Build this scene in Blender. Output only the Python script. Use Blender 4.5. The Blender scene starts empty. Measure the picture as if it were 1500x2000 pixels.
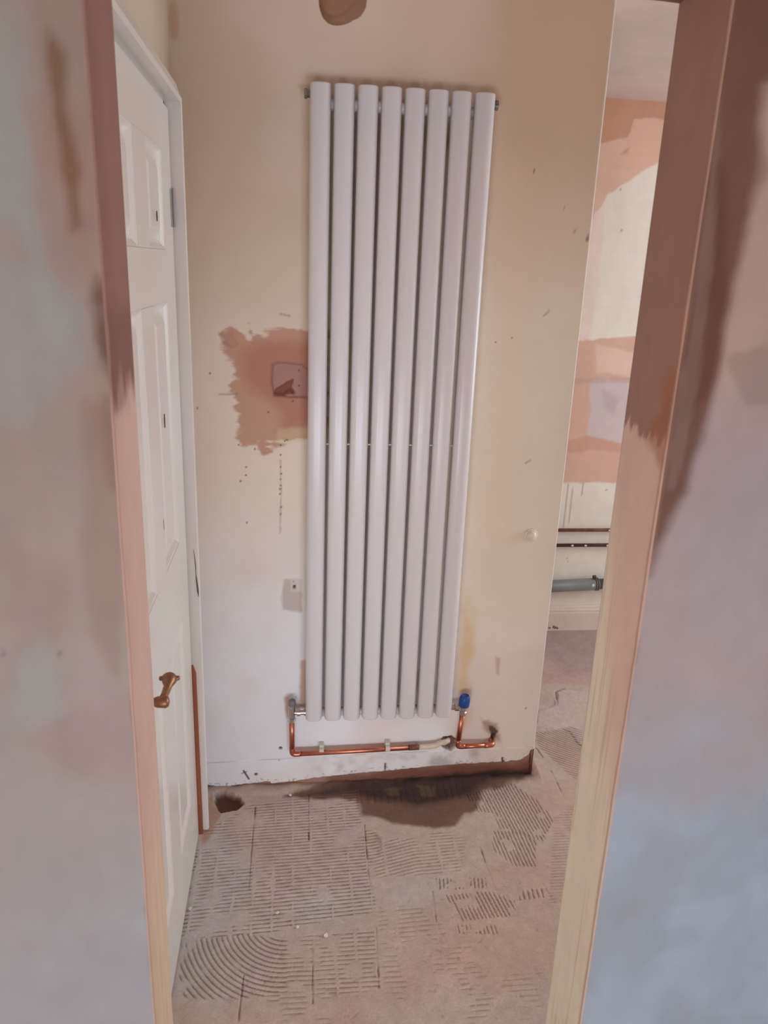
import bpy, bmesh, math, random
import numpy as np
from mathutils import Vector, Matrix

# ------------------------------------------------------------------ camera, world, lights, exposure
sc = bpy.context.scene
COL = sc.collection
EYE_H = 1.687
PITCH, YAW, ROLL, FPX = math.radians(17.535), math.radians(6.913), math.radians(2.2), 1517.0
fw = np.array([math.sin(YAW)*math.cos(PITCH), math.cos(YAW)*math.cos(PITCH), -math.sin(PITCH)])
r0 = np.array([math.cos(YAW), -math.sin(YAW), 0.0]); u0 = np.cross(r0, fw)
rt = math.cos(ROLL)*r0 + math.sin(ROLL)*u0
up = -math.sin(ROLL)*r0 + math.cos(ROLL)*u0
EYE = np.array([0.0, 0.0, EYE_H])
cam_data = bpy.data.cameras.new('camera')
cam = bpy.data.objects.new('camera', cam_data); COL.objects.link(cam)
cam.matrix_world = Matrix(((rt[0], up[0], -fw[0], 0), (rt[1], up[1], -fw[1], 0), (rt[2], up[2], -fw[2], EYE_H), (0, 0, 0, 1)))
cam_data.sensor_fit = 'VERTICAL'; cam_data.sensor_height = 36.0; cam_data.sensor_width = 27.0
cam_data.lens = 36.0*FPX/2000.0
cam_data.clip_start = 0.02
cam_data.dof.use_dof = True; cam_data.dof.focus_distance = 2.35; cam_data.dof.aperture_fstop = 8.0
sc.camera = cam

world = bpy.data.worlds.new('daylight'); sc.world = world; world.use_nodes = True
world.node_tree.nodes['Background'].inputs[0].default_value = (0.85, 0.93, 1.0, 1)
world.node_tree.nodes['Background'].inputs[1].default_value = 1.2

def area(name, loc, target, sx, sy, power, color):
    L = bpy.data.lights.new(name, 'AREA'); L.shape = 'RECTANGLE'; L.size = sx; L.size_y = sy
    L.energy = power; L.color = color
    o = bpy.data.objects.new(name, L); COL.objects.link(o); o.location = loc
    o.rotation_euler = (Vector(target)-Vector(loc)).to_track_quat('-Z', 'Z').to_euler()
    return o
# daylight: a low pane of glazing behind the photographer and the kitchen window on the right
area('daylight_rear_right', (0.95, -1.86, 0.42), (0.80, 1.0, 0.42), 1.3, 0.75, 44.0, (0.62, 0.77, 0.96))
area('fill_rear_left', (-0.75, -1.86, 0.42), (-0.4, 1.0, 0.55), 1.3, 0.75, 36.0, (0.95, 0.92, 0.92))  # added fill light, brightens right reveal and right of the back wall
area('daylight_kitchen_window', (3.26, 2.1, 1.45), (0.5, 2.3, 1.2), 1.5, 1.2, 49.0, (0.80, 0.91, 1.0))
# added warm fill light high in the front room
fill_light = bpy.data.lights.new('warm_fill', 'POINT'); fill_light.energy = 10.0; fill_light.color = (1.0, 0.46, 0.16); fill_light.shadow_soft_size = 0.12
bo = bpy.data.objects.new('warm_fill', fill_light); COL.objects.link(bo); bo.location = (0.3, -0.9, 2.15)

sc.view_settings.view_transform = 'Standard'; sc.view_settings.look = 'None'
sc.view_settings.gamma = 1.0; sc.view_settings.use_curve_mapping = False
sc.view_settings.exposure = 0.0

# ------------------------------------------------------------------ helpers
def on_plane(px, py, axis, c):
    """point of a real plane (axis = value) seen at a measured point of the photograph"""
    d = fw + rt*(px-750.0)/FPX - up*(py-1000.0)/FPX
    return EYE + d*((c-EYE[axis])/d[axis])
def W(px, py, y=2.24): p = on_plane(px, py, 1, y); return (p[0], p[2])      # (x, z) on a wall plane
def Fl(px, py): p = on_plane(px, py, 2, 0.0); return (p[0], p[1])           # (x, y) on the floor
def Wp(pts, y=2.24): return [W(a, b, y) for a, b in pts]
def Fp(pts): return [Fl(a, b) for a, b in pts]

def srgb(r, g, b):
    return tuple(((c/255)/12.92 if c/255 <= 0.04045 else ((c/255+0.055)/1.055)**2.4) for c in (r, g, b))
_tab = {}
def vnoise(u, v, seed=0):
    if seed not in _tab:
        T = np.random.RandomState(seed+17).rand(257, 257); T[256] = T[0]; T[:, 256] = T[:, 0]; _tab[seed] = T
    T = _tab[seed]
    iu = np.floor(u).astype(int); iv = np.floor(v).astype(int); fu = u-iu; fv = v-iv
    fu = fu*fu*(3-2*fu); fv = fv*fv*(3-2*fv); iu %= 256; iv %= 256
    return (T[iu, iv]*(1-fu)+T[iu+1, iv]*fu)*(1-fv)+(T[iu, iv+1]*(1-fu)+T[iu+1, iv+1]*fu)*fv
def fbm(u, v, scale, seed=0, octv=4):
    s = 0; a = 1; t = 0
    for k in range(octv):
        s = s+a*vnoise(u*scale*2**k+13.7*k, v*scale*2**k+7.1*k, seed+k); t += a; a *= 0.5
    return s/t-0.5
def sdist(U, V, poly):
    """signed distance to a polygon, positive inside"""
    P = np.array(poly, float); best = np.full(U.shape, 1e9); ins = np.zeros(U.shape, bool)
    for i in range(len(P)):
        a = P[i]; b = P[(i+1) % len(P)]; e = b-a
        t = np.clip(((U-a[0])*e[0]+(V-a[1])*e[1])/(e@e+1e-12), 0, 1)
        best = np.minimum(best, np.hypot(U-a[0]-t*e[0], V-a[1]-t*e[1]))
        c = (a[1] > V) != (b[1] > V)
        with np.errstate(divide='ignore', invalid='ignore'):
            xi = (b[0]-a[0])*(V-a[1])/(b[1]-a[1]+1e-15)+a[0]
        ins ^= (c & (U < xi))
    return np.where(ins, best, -best)
def sstep(x, a, b):
    t = np.clip((x-a)/(b-a), 0, 1); return t*t*(3-2*t)
def mask(U, V, poly, soft=0.01, rag=0.0, scale=20, seed=1, au=1.0, av=1.0):
    d = sdist(U, V, poly)
    if rag: d = d+rag*2*fbm(U*au, V*av, scale, seed)
    return sstep(d, -soft, soft)
def mix(C, col, m):
    return C*(1-m[..., None])+np.array(col)*m[..., None]

def mesh_obj(name, verts, faces, mat, parent=None, smooth=False, colors=None, kind=None):
    me = bpy.data.meshes.new(name)
    verts = np.asarray(verts, np.float32); 
    if isinstance(faces, np.ndarray):
        n = len(faces); k = faces.shape[1]
        me.vertices.add(len(verts)); me.vertices.foreach_set('co', verts.ravel())
        me.loops.add(n*k); me.loops.foreach_set('vertex_index', faces.ravel().astype(np.int32))
        me.polygons.add(n); me.polygons.foreach_set('loop_start', np.arange(0, n*k, k, dtype=np.int32))
        me.update(calc_edges=True)
    else:
        me.from_pydata([tuple(v) for v in verts], [], faces); me.update()
    if colors is not None:
        ca = me.color_attributes.new('Col', 'FLOAT_COLOR', 'POINT')
        c4 = np.ones((len(verts), 4), np.float32); c4[:, :3] = colors
        ca.data.foreach_set('color', c4.ravel())
    if smooth: me.polygons.foreach_set('use_smooth', np.ones(len(me.polygons), bool))
    me.materials.append(mat)
    o = bpy.data.objects.new(name, me); COL.objects.link(o)
    if parent is not None: o.parent = parent
    if kind: o['kind'] = kind
    return o
def grid_faces(nu, nv, off=0, flip=False):
    i = np.arange((nu-1)*(nv-1)); a = (i//(nv-1))*nv+(i % (nv-1))+off
    f = np.stack([a, a+nv, a+nv+1, a+1], 1)
    return f[:, ::-1] if flip else f
def lin(*segs):
    out = []
    for a, b, step in segs:
        n = max(1, int(round((b-a)/step))); out += list(np.linspace(a, b, n, endpoint=False))
    out.append(segs[-1][1]); return np.array(out)
def bm_obj(name, bm, mat, parent=None, smooth=False, kind=None, bevel=0):
    me = bpy.data.meshes.new(name); bmesh.ops.recalc_face_normals(bm, faces=bm.faces[:])
    bm.to_mesh(me); bm.free(); me.materials.append(mat)
    if smooth:
        me.polygons.foreach_set('use_smooth', np.ones(len(me.polygons), bool))
    o = bpy.data.objects.new(name, me); COL.objects.link(o)
    if parent is not None: o.parent = parent
    if kind: o['kind'] = kind
    return o
def box(bm, x0, x1, y0, y1, z0, z1, bev=0.0):
    m = Matrix.Translation(((x0+x1)/2, (y0+y1)/2, (z0+z1)/2)) @ Matrix.Diagonal((x1-x0, y1-y0, z1-z0, 1))
    r = bmesh.ops.create_cube(bm, size=1.0, matrix=m)
    if bev:
        es = list({e for v in r['verts'] for e in v.link_edges})
        bmesh.ops.bevel(bm, geom=es, offset=bev, segments=2, affect='EDGES', profile=0.6)
def tube(bm, pts, rad, n=16, caps=True):
    """sweep of rings along a poly-line; rad is a number or one per point"""
    pts = [Vector(p) for p in pts]; rads = rad if isinstance(rad, (list, tuple)) else [rad]*len(pts)
    rings = []; prev = None
    for i, p in enumerate(pts):
        t = (pts[min(i+1, len(pts)-1)]-pts[max(i-1, 0)])
        if t.length < 1e-9: t = prev or Vector((0, 0, 1))
        t.normalize()
        if prev is None:
            a = Vector((0, 0, 1)) if abs(t.z) < 0.9 else Vector((1, 0, 0)); nx = t.cross(a).normalized()
        else:
            nx = (nx-t*nx.dot(t)).normalized()
        ny = t.cross(nx); prev = t
        rings.append([bm.verts.new(p+(nx*math.cos(2*math.pi*k/n)+ny*math.sin(2*math.pi*k/n))*rads[i]) for k in range(n)])
    for a, b in zip(rings, rings[1:]):
        for k in range(n): bm.faces.new((a[k], a[(k+1) % n], b[(k+1) % n], b[k]))
    if caps: bm.faces.new(rings[0][::-1]); bm.faces.new(rings[-1])
def lathe(bm, base, axis, prof, n=24):
    base = Vector(base); axis = Vector(axis).normalized()
    pts = [base+axis*h for h, r in prof]
    # constant axis frame
    a = Vector((0, 0, 1)) if abs(axis.z) < 0.9 else Vector((1, 0, 0)); nx = axis.cross(a).normalized(); ny = axis.cross(nx)
    rings = [[bm.verts.new(p+(nx*math.cos(2*math.pi*(k+.5)/n)+ny*math.sin(2*math.pi*(k+.5)/n))*max(r, 1e-4)) for k in range(n)] for p, (h, r) in zip(pts, prof)]
    for a_, b_ in zip(rings, rings[1:]):
        for k in range(n): bm.faces.new((a_[k], a_[(k+1) % n], b_[(k+1) % n], b_[k]))
    bm.faces.new(rings[0][::-1]); bm.faces.new(rings[-1])
def bend(a, b, c, r, n=7):
    """points of a rounded corner at b"""
    a, b, c = Vector(a), Vector(b), Vector(c); d1 = (a-b).normalized(); d2 = (c-b).normalized()
    p, q = b+d1*r, b+d2*r
    return [((1-t)**2)*p+2*t*(1-t)*b+t*t*q for t in [k/(n-1) for k in range(n)]]
def empty(name, loc, label=None, cat=None, group=None, kind=None):
    o = bpy.data.objects.new(name, None); COL.objects.link(o); o.location = loc; o.empty_display_size = 0.05
    tag(o, label, cat, group, kind); return o
def tag(o, label=None, cat=None, group=None, kind=None):
    if label: o['label'] = label
    if cat: o['category'] = cat
    if group: o['group'] = group
    if kind: o['kind'] = kind
    return o
def under(parent, o):
    """parent a mesh made in world space to an empty"""
    o.parent = parent; o.matrix_parent_inverse = Matrix.Translation(-Vector(parent.location)); return o

# ------------------------------------------------------------------ materials
def principled(name, color=(0.8, 0.8, 0.8), rough=0.6, metal=0.0, noise=None, bump=None, attr=False, spec=0.5, streak=None, coat=0):
    m = bpy.data.materials.new(name); m.use_nodes = True; nt = m.node_tree; N = nt.nodes; L = nt.links
    b = N['Principled BSDF']; b.inputs['Roughness'].default_value = rough; b.inputs['Metallic'].default_value = metal
    b.inputs['Specular IOR Level'].default_value = spec; b.inputs['Coat Weight'].default_value = coat
    tc = N.new('ShaderNodeTexCoord'); src = None
    if attr:
        a = N.new('ShaderNodeVertexColor'); a.layer_name = 'Col'; src = a.outputs['Color']
    else:
        rgb = N.new('ShaderNodeRGB'); rgb.outputs[0].default_value = (*color, 1); src = rgb.outputs[0]
    for spec_ in (noise or []):
        scale, amount, stretch = spec_
        mp = N.new('ShaderNodeMapping'); mp.inputs['Scale'].default_value = stretch
        L.new(tc.outputs['Object'], mp.inputs['Vector'])
        n = N.new('ShaderNodeTexNoise'); n.inputs['Scale'].default_value = scale; n.inputs['Detail'].default_value = 5; n.inputs['Roughness'].default_value = 0.6
        L.new(mp.outputs[0], n.inputs['Vector'])
        mr = N.new('ShaderNodeMapRange'); mr.inputs['From Min'].default_value = 0.25; mr.inputs['From Max'].default_value = 0.75
        mr.inputs['To Min'].default_value = 1-amount; mr.inputs['To Max'].default_value = 1+amount
        L.new(n.outputs['Fac'], mr.inputs['Value'])
        mx = N.new('ShaderNodeMix'); mx.data_type = 'RGBA'; mx.blend_type = 'MULTIPLY'; mx.inputs[0].default_value = 1.0
        L.new(src, mx.inputs[6]); L.new(mr.outputs[0], mx.inputs[7]); src = mx.outputs[2]
    L.new(src, b.inputs['Base Color'])
    prev = None
    for scale, strength, dist, stretch in (bump or []):
        mp = N.new('ShaderNodeMapping'); mp.inputs['Scale'].default_value = stretch
        L.new(tc.outputs['Object'], mp.inputs['Vector'])
        n = N.new('ShaderNodeTexNoise'); n.inputs['Scale'].default_value = scale; n.inputs['Detail'].default_value = 6
        L.new(mp.outputs[0], n.inputs['Vector'])
        bp = N.new('ShaderNodeBump'); bp.inputs['Strength'].default_value = strength; bp.inputs['Distance'].default_value = dist
        L.new(n.outputs['Fac'], bp.inputs['Height'])
        if prev: L.new(prev, bp.inputs['Normal'])
        prev = bp.outputs[0]
    if prev: L.new(prev, b.inputs['Normal'])
    return m
U1 = (1, 1, 1)
M_floor = principled('screed_floor', rough=0.9, attr=True, noise=[(9, 0.08, U1), (160, 0.12, U1)], bump=[(220, 0.35, 0.002, U1), (30, 0.3, 0.003, U1)], spec=0.2)
M_paint = principled('cream_wall_paint', rough=0.55, attr=True, noise=[(4, 0.03, U1)], bump=[(14, 0.15, 0.004, U1), (150, 0.12, 0.001, U1)], spec=0.3)
M_plaster = principled('skim_plaster', rough=0.75, attr=True, noise=[(7, 0.05, U1), (25, 0.04, (1, 1, .4))], bump=[(10, 0.2, 0.004, U1), (90, 0.08, 0.001, U1)], spec=0.25)
M_pink = principled('plain_pink_plaster', srgb(205, 188, 176), 0.8, noise=[(3, 0.15, U1), (12, .08, U1)], spec=0.2)
M_ceil = principled('ceiling_plaster', srgb(216, 194, 184), 0.8, noise=[(5, 0.07, U1)], bump=[(12, .2, .003, U1)], spec=0.2)
M_hallceil = principled('hall_ceiling_plaster', srgb(170, 125, 95), 0.8, noise=[(5, 0.07, U1)], spec=0.2)
M_gloss = principled('white_gloss_woodwork', srgb(226, 218, 208), 0.28, noise=[(6, .03, U1)], bump=[(8, .12, .002, (1, 1, .3))])
M_rad = principled('radiator_white_enamel', srgb(221, 217, 218), 0.3, spec=0.5)
M_radin = principled('radiator_back_enamel', srgb(190, 184, 180), 0.4)
M_chrome = principled('chrome', srgb(200, 196, 192), 0.22, 1.0, noise=[(60, .15, U1)])
M_chrome_d = principled('dull_nickel', srgb(150, 146, 140), 0.4, 1.0, noise=[(80, .25, U1)])
M_copper = principled('copper', srgb(208, 132, 108), 0.36, 1.0, noise=[(45, .22, U1), (12, .12, U1)])
M_copper_old = principled('aged_copper', srgb(134, 88, 76), 0.5, 0.35, noise=[(40, .5, U1)])
M_pipe_dark = principled('tarnished_pipe', srgb(82, 66, 56), 0.5, 0.4, noise=[(60, .4, U1)])
M_brass = principled('tarnished_brass', srgb(156, 112, 82), 0.4, 0.6, noise=[(50, .2, U1)])
M_blue = principled('blue_plastic_cap', srgb(22, 74, 150), 0.4)
M_clip = principled('pale_plastic_clip', srgb(214, 204, 190), 0.5)
M_pipewhite = principled('painted_pipe', srgb(226, 214, 190), 0.5, noise=[(60, .1, U1)])
M_grey = principled('grey_waste_plastic', srgb(122, 122, 120), 0.5, noise=[(30, .08, U1)])
M_rawwood = principled('bare_brown_wood', srgb(150, 82, 52), 0.6, noise=[(30, .2, (1, 1, .1))])
M_hinge = principled('painted_hinge', srgb(158, 150, 144), .5)
M_split = principled('torn_paint', srgb(112, 84, 84), .8)
M_rust = principled('chipped_paint', srgb(128, 104, 92), .8)
M_dark = principled('dark_gap', srgb(40, 30, 26), 0.9)
M_knob = principled('white_plastic_cap', srgb(232, 222, 206), 0.35)
M_crumb = principled('white_plaster_crumb', srgb(225, 205, 190), 0.9)

# ------------------------------------------------------------------ palette for painted attributes
CREAM = np.array(srgb(224, 206, 184)); DRY = np.array(srgb(202, 176, 160)); WET = np.array(srgb(150, 98, 76))
DARKWET = np.array(srgb(118, 72, 54)); PALE = np.array(srgb(198, 192, 184)); PATCH = np.array(srgb(196, 142, 116))

# ------------------------------------------------------------------ floor: screed with trowel ridges
CEIL = 2.37
xs = lin((-1.8, -0.40, .1), (-0.40, 1.25, 0.0025), (1.25, 1.60, .01), (1.60, 3.2, 0.1))
ys = lin((-1.85, 1.20, .15), (1.20, 2.62, 0.0026), (2.62, 3.40, 0.008))
U, V = np.meshgrid(xs, ys, indexing='ij')
def in_tile(Ua):
    k = (Ua+0.113)/0.165; return np.abs(k-np.round(k))*0.165
def ridge(phase, width=0.18):
    d = np.abs(phase-np.round(phase)); return 1-sstep(d, width*0.45, width)
wob = 0.010*fbm(U, V, 3.0, 3, 2)
Hh = 0.0026*fbm(U, V, 5, 5, 4)*2
C = np.zeros(U.shape+(3,)); C[:] = srgb(202, 184, 175)
C = mix(C, srgb(196, 194, 188), sstep(fbm(U, V, 2.3, 8, 3)+0.25*(0.25-U), 0.0, 0.18)*0.7)
C = mix(C, srgb(206, 174, 156), sstep(fbm(U, V, 3.1, 9, 3)+0.10*(U-0.2), 0.03, 0.2)*0.6)
groove = np.zeros(U.shape)
P = 0.0134
gate = sstep(fbm(U, V, 13, 21, 3), -0.20, -0.06)
cu = U+0.113+0.004*fbm(U, V, 14, 18, 2)
cols = 1-(np.abs(cu/0.055-np.round(cu/0.055))*0.055 < 0.0026+0.014*fbm(U, V, 11, 19, 2))*1.0
# rows of trowel lines running left-right, in the left and middle
zH = mask(U, V, Fp([(330, 1830), (372, 1640), (440, 1600), (490, 1570), (700, 1545), (705, 1620), (760, 1625), (720, 1700), (735, 1780), (560, 1812), (500, 1830)]), 0.006, 0.006, 40, 2)
g = ridge((V-0.05*U+wob)/P)*cols*gate; groove = np.maximum(groove, g*zH)
zH2 = mask(U, V, Fp([(720, 1625), (880, 1625), (910, 1640), (900, 1705), (735, 1712)]), 0.006, 0.006, 40, 4)
g = ridge((V-0.16*U+0.10*np.abs(U-0.36)+wob)/0.0135)*cols*gate*0.8; groove = np.maximum(groove, g*zH2)
zH3 = mask(U, V, Fp([(600, 1825), (730, 1815), (745, 1930), (590, 1960), (470, 1955), (520, 1890)]), 0.006, 0.008, 40, 6)
g = ridge((V+0.02*U+wob)/P)*cols*sstep(fbm(U, V, 20, 25, 3), -.10, -.02); groove = np.maximum(groove, g*zH3*0.75)
zH5 = mask(U, V, Fp([(700, 1870), (1000, 1840), (1060, 1900), (1060, 2000), (480, 2000), (520, 1960)]), 0.01, 0.012, 30, 46)
g = ridge((V+0.02*U+wob)/0.0150, .17)*cols*sstep(fbm(U, V, 16, 27, 3), 0.0, .10); groove = np.maximum(groove, g*zH5*0.5)
zH6 = mask(U, V, Fp([(740, 1740), (840, 1740), (880, 1850), (740, 1850)]), 0.01, 0.012, 30, 47)
g = ridge((V-0.02*U+wob)/0.0150, .17)*cols*sstep(fbm(U, V, 18, 28, 3), -.02, .06); groove = np.maximum(groove, g*zH6*0.5)
zH4 = mask(U, V, Fp([(1080, 1600), (1130, 1560), (1130, 1790), (1070, 1790)]), 0.006, 0.006, 40, 7)
g = ridge((V+wob)/0.012)*gate; groove = np.maximum(groove, g*zH4*0.7)
# lines running away from the camera, right of the stain
for poly, k, ang in (([(905, 1552), (1000, 1530), (1045, 1560), (1080, 1600), (1060, 1645), (1000, 1625), (975, 1590), (935, 1585)], 0.0112, 0.10),
                     ([(960, 1585), (1010, 1600), (1030, 1618), (975, 1620)], 0.0112, 0.1),
                     ([(960, 1622), (1020, 1626), (1045, 1640), (1048, 1692), (1005, 1692), (965, 1660)], 0.0112, 0.05),
                     ([(850, 1714), (948, 1714), (950, 1735), (858, 1735)], 0.0112, -0.14),
                     ([(868, 1748), (955, 1740), (1005, 1760), (1010, 1790), (905, 1798)], 0.0112, 0.18),
                     ([(1020, 1738), (1066, 1735), (1062, 1752), (1010, 1760)], 0.014, -0.1),
                     ([(888, 1806), (972, 1808), (972, 1824), (895, 1824)], 0.0112, 0.02),
                     ([(700, 1540), (905, 1530), (905, 1560), (700, 1570)], 0.022, 0.0)):
    z = mask(U, V, Fp(poly), 0.003, 0.006, 70, 11)
    brk = sstep(fbm(U, V, 26, 31, 2), -0.22, -0.15)
    g = ridge((U+ang*V+wob*.6)/k, 0.2)*brk; groove = np.maximum(groove, g*z*(1.0 if k < .02 else .5))
# fan of arcs at the lower left, and a second one in the kitchen doorway
cx, cy = Fl(560, 1790)
rr = np.hypot((U-cx)*1.0, (V-cy)*0.95)
zA = mask(U, V, Fp([(342, 1860), (360, 1838), (480, 1822), (560, 1832), (560, 1940), (460, 1950), (400, 1952), (345, 1945)]), 0.006, 0.006, 40, 12)
groove = np.where(zA > 0.5, 0, groove)
groove = np.maximum(groove, ridge((rr+wob)/0.0128, 0.20)*zA*sstep(rr, 0.03, 0.05)*gate)
cx, cy = Fl(1190, 1330)
rr = np.hypot(U-cx, V-cy)
zB = mask(U, V, Fp([(1046, 1430), (1115, 1420), (1160, 1440), (1160, 1530), (1120, 1520), (1075, 1480), (1050, 1455)]), 0.006, 0.006, 30, 14)
groove = np.maximum(groove, ridge((rr+wob)/0.0130, 0.20)*zB)
# rubbed dips
dips = 0.45*sstep(fbm(U, V, 60, 41, 3), 0.24, 0.34)*mask(U, V, Fp([(640, 1700), (1100, 1650), (1080, 2000), (345, 2000), (360, 1940), (600, 1830)]), .02)
# joints between the lifted tiles
jt = np.zeros(U.shape)
def stroke(pts, wdt, U=U, V=V, rag=0.0):
    best = np.full(U.shape, 1e9)
    for a, b in zip(pts, pts[1:]):
        a = np.array(a); b = np.array(b); e = b-a
        t = np.clip(((U-a[0])*e[0]+(V-a[1])*e[1])/(e@e), 0, 1); best = np.minimum(best, np.hypot(U-a[0]-t*e[0], V-a[1]-t*e[1]))
    if rag: best = best+rag*fbm(U, V, 45, 51, 2)
    return 1-sstep(best, wdt*0.6, wdt)
for pts in ([(499, 1575), (493, 1640), (486, 1735)], [(603, 1552), (603, 1640)], [(712, 1610), (719, 1700), (724, 1730)],
            [(938, 1655), (950, 1690), (970, 1740)], [(845, 1740), (852, 1800)], [(476, 1905), (466, 1995)], [(610, 1850), (611, 1960)],
            [(735, 1810), (740, 1930)], [(1060, 1725), (1085, 1765)], [(1076, 1505), (1103, 1560)]):
    jt = np.maximum(jt, stroke(Fp(pts), 0.0024, rag=0.0012))
jt *= 0.25+0.75*sstep(fbm(U, V, 22, 61, 2), -0.10, 0.12)
for pts in ([(1085, 1352), (1089, 1378)], [(1085, 1352), (1100, 1345), (1130, 1350)], [(1047, 1460), (1060, 1478)]):
    jt = np.maximum(jt, stroke(Fp(pts), 0.004, rag=0.004))
H_ = Hh-0.0026*groove-0.0022*jt-0.0022*dips
C = mix(C, srgb(112, 88, 78), np.clip(groove*0.5+jt*0.6+dips*0.3, 0, 1))
# raised leftover pads of adhesive
pad = mask(U, V, Fp([(1046, 1420), (1052, 1390), (1086, 1378), (1088, 1354), (1105, 1346), (1160, 1352), (1170, 1500), (1110, 1425)]), 0.004, 0.01, 30, 66)
H_ += 0.004*pad; C = mix(C, srgb(212, 196, 190), pad*0.6*(1-groove))
C = mix(C, srgb(200, 166, 156), mask(U, V, [(0.86, 2.85), (1.1, 2.85), (1.6, 2.8), (1.6, 3.4), (0.86, 3.4)], 0.03, 0.03, 8, 67)*0.8)
# kitchen end grey smear
C = mix(C, srgb(165, 148, 150), mask(U, V, [(1.2, 2.95), (1.7, 2.9), (1.7, 3.4), (1.1, 3.4)], 0.06, 0.05, 8, 68)*0.5)
# adhesive band lighter along the wall foot and the wet stain
st = mask(U, V, Fp([(560, 1555), (640, 1532), (760, 1518), (1040, 1506), (1040, 1520), (945, 1545), (928, 1580), (885, 1612), (830, 1618), (770, 1606), (705, 1592), (694, 1560), (650, 1562)]), 0.012, 0.016, 22, 71)
st2 = mask(U, V, Fp([(590, 1552), (700, 1530), (860, 1515), (1040, 1506), (1040, 1518), (940, 1535), (915, 1556), (820, 1572), (720, 1560), (700, 1552)]), 0.025, 0.015, 22, 72)
C = mix(C, srgb(118, 86, 70), st*0.92); C = mix(C, srgb(66, 52, 50), st2*0.9)
C = mix(C, srgb(120, 100, 78), mask(U, V, Fp([(752, 1540), (782, 1540), (780, 1554), (756, 1552)]), .006, .008, 60, 73)*.5+mask(U, V, Fp([(815, 1536), (850, 1538), (846, 1556), (820, 1554)]), .006, .008, 60, 74)*.5)
# little pit by the door frame
pit = mask(U, V, Fp([(418, 1552), (440, 1548), (470, 1556), (474, 1568), (462, 1580), (432, 1586), (424, 1575)]), 0.006, 0.006, 60, 75)
H_ -= 0.020*pit; C = mix(C, np.array(srgb(84, 54, 42)), pit*0.93)
C = mix(C, srgb(188, 140, 120), mask(U, V, Fp([(398, 1600), (412, 1548), (432, 1588), (416, 1625), (400, 1650), (392, 1650)]), 0.006, 0.006, 60, 76)*0.7)
# dirt line and fillet at foot of the wall
nearw = sstep(V, 2.195, 2.236)*(U > -0.32)*(U < 0.86)
H_ += 0.012*nearw*(1+fbm(U, V, 20, 77, 3)); C = mix(C, srgb(160, 122, 104), nearw*0.6*(1-st))
C *= (1+0.22*fbm(U, V, 70, 81, 3))[..., None]
co = np.stack([U, V, H_], -1).reshape(-1, 3)
floor = mesh_obj('floor', co, grid_faces(len(xs), len(ys)), M_floor, smooth=True, colors=np.clip(C.reshape(-1, 3), 0.01, 1), kind='structure')

# ------------------------------------------------------------------ back wall with cream paint, patches, chase marks, holes
YB = 2.24; XE = 0.826
zs = lin((-0.02, 0.26, 0.0024), (0.26, 1.0, 0.0055), (1.0, 1.58, 0.0026), (1.58, CEIL+.02, 0.010))
xs = lin((-0.33, -0.27, 0.004), (-0.27, 0.05, 0.0024), (0.05, 0.46, 0.006), (0.46, XE, 0.0030))
U, V = np.meshgrid(xs, zs, indexing='ij')
def line_fn(pts, U):
    p = sorted(Wp(pts)); return np.interp(U, [a for a, b in p], [b for a, b in p])
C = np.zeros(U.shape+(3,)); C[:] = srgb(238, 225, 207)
C = mix(C, srgb(210, 184, 157), sstep(V+0.25*fbm(U, V, 2, 100, 3)-0.25*(U-.25), 1.35, 2.05)*0.9)  # dimmer, warmer light towards the ceiling painted into the wall colour
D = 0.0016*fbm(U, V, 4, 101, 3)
C = mix(C, srgb(240, 243, 248), sstep(0.74-V+0.25*fbm(U, V, 3, 102, 3)+0.35*(0.05-U), -0.4, 0.4)*0.85)  # cool low light painted in: whiter towards the foot and the left
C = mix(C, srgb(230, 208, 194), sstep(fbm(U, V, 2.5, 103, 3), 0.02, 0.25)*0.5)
def wm(poly, soft, rag, scale, seed, au=1, av=1): return mask(U, V, Wp(poly), soft, rag, scale, seed, au, av)
# big pink plaster patch left of the radiator
m = wm([(428, 650), (452, 640), (486, 658), (484, 628), (496, 650), (540, 648), (620, 642), (640, 650), (640, 850), (600, 852), (560, 862), (530, 868), (515, 890), (500, 868), (470, 876), (462, 850), (466, 800), (455, 770), (440, 752), (458, 735), (450, 705), (425, 690), (432, 672)], 0.007, 0.026, 42, 105, 0.55, 1.5)
C = mix(C, PATCH, m*0.85); D -= 0.0015*m
m2 = wm([(505, 672), (640, 660), (640, 820), (560, 840), (530, 790), (480, 740), (475, 690)], 0.03, 0.02, 18, 106)
C = mix(C, srgb(182, 118, 94), m2*0.7)
C = mix(C, srgb(222, 196, 150), wm([(545, 838), (640, 830), (640, 856), (540, 862)], 0.008, 0.008, 40, 107)*0.5)
# old back-box recess, filled roughly
m = wm([(532, 712), (545, 708), (590, 712), (600, 722), (604, 778), (535, 774), (530, 745)], 0.003, 0.003, 60, 108)
rim = np.exp(-(sdist(U, V, Wp([(532, 712), (545, 708), (590, 712), (600, 722), (604, 778), (535, 774), (530, 745)]))/0.003)**2)
D += 0.0045*rim*(0.5+fbm(U, V, 60, 109, 2)); D -= 0.004*m
C = mix(C, srgb(176, 134, 124), m*0.8); C = mix(C, srgb(140, 92, 76), rim*0.45)
m = wm([(536, 770), (540, 758), (560, 748), (572, 742), (570, 756), (576, 768), (560, 772)], 0.003, 0.004, 60, 110)
C = mix(C, srgb(132, 70, 48), m*0.9); D -= 0.006*m
D += 0.004*wm([(552, 770), (566, 762), (572, 772)], .003, .003, 70, 111)
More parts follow.
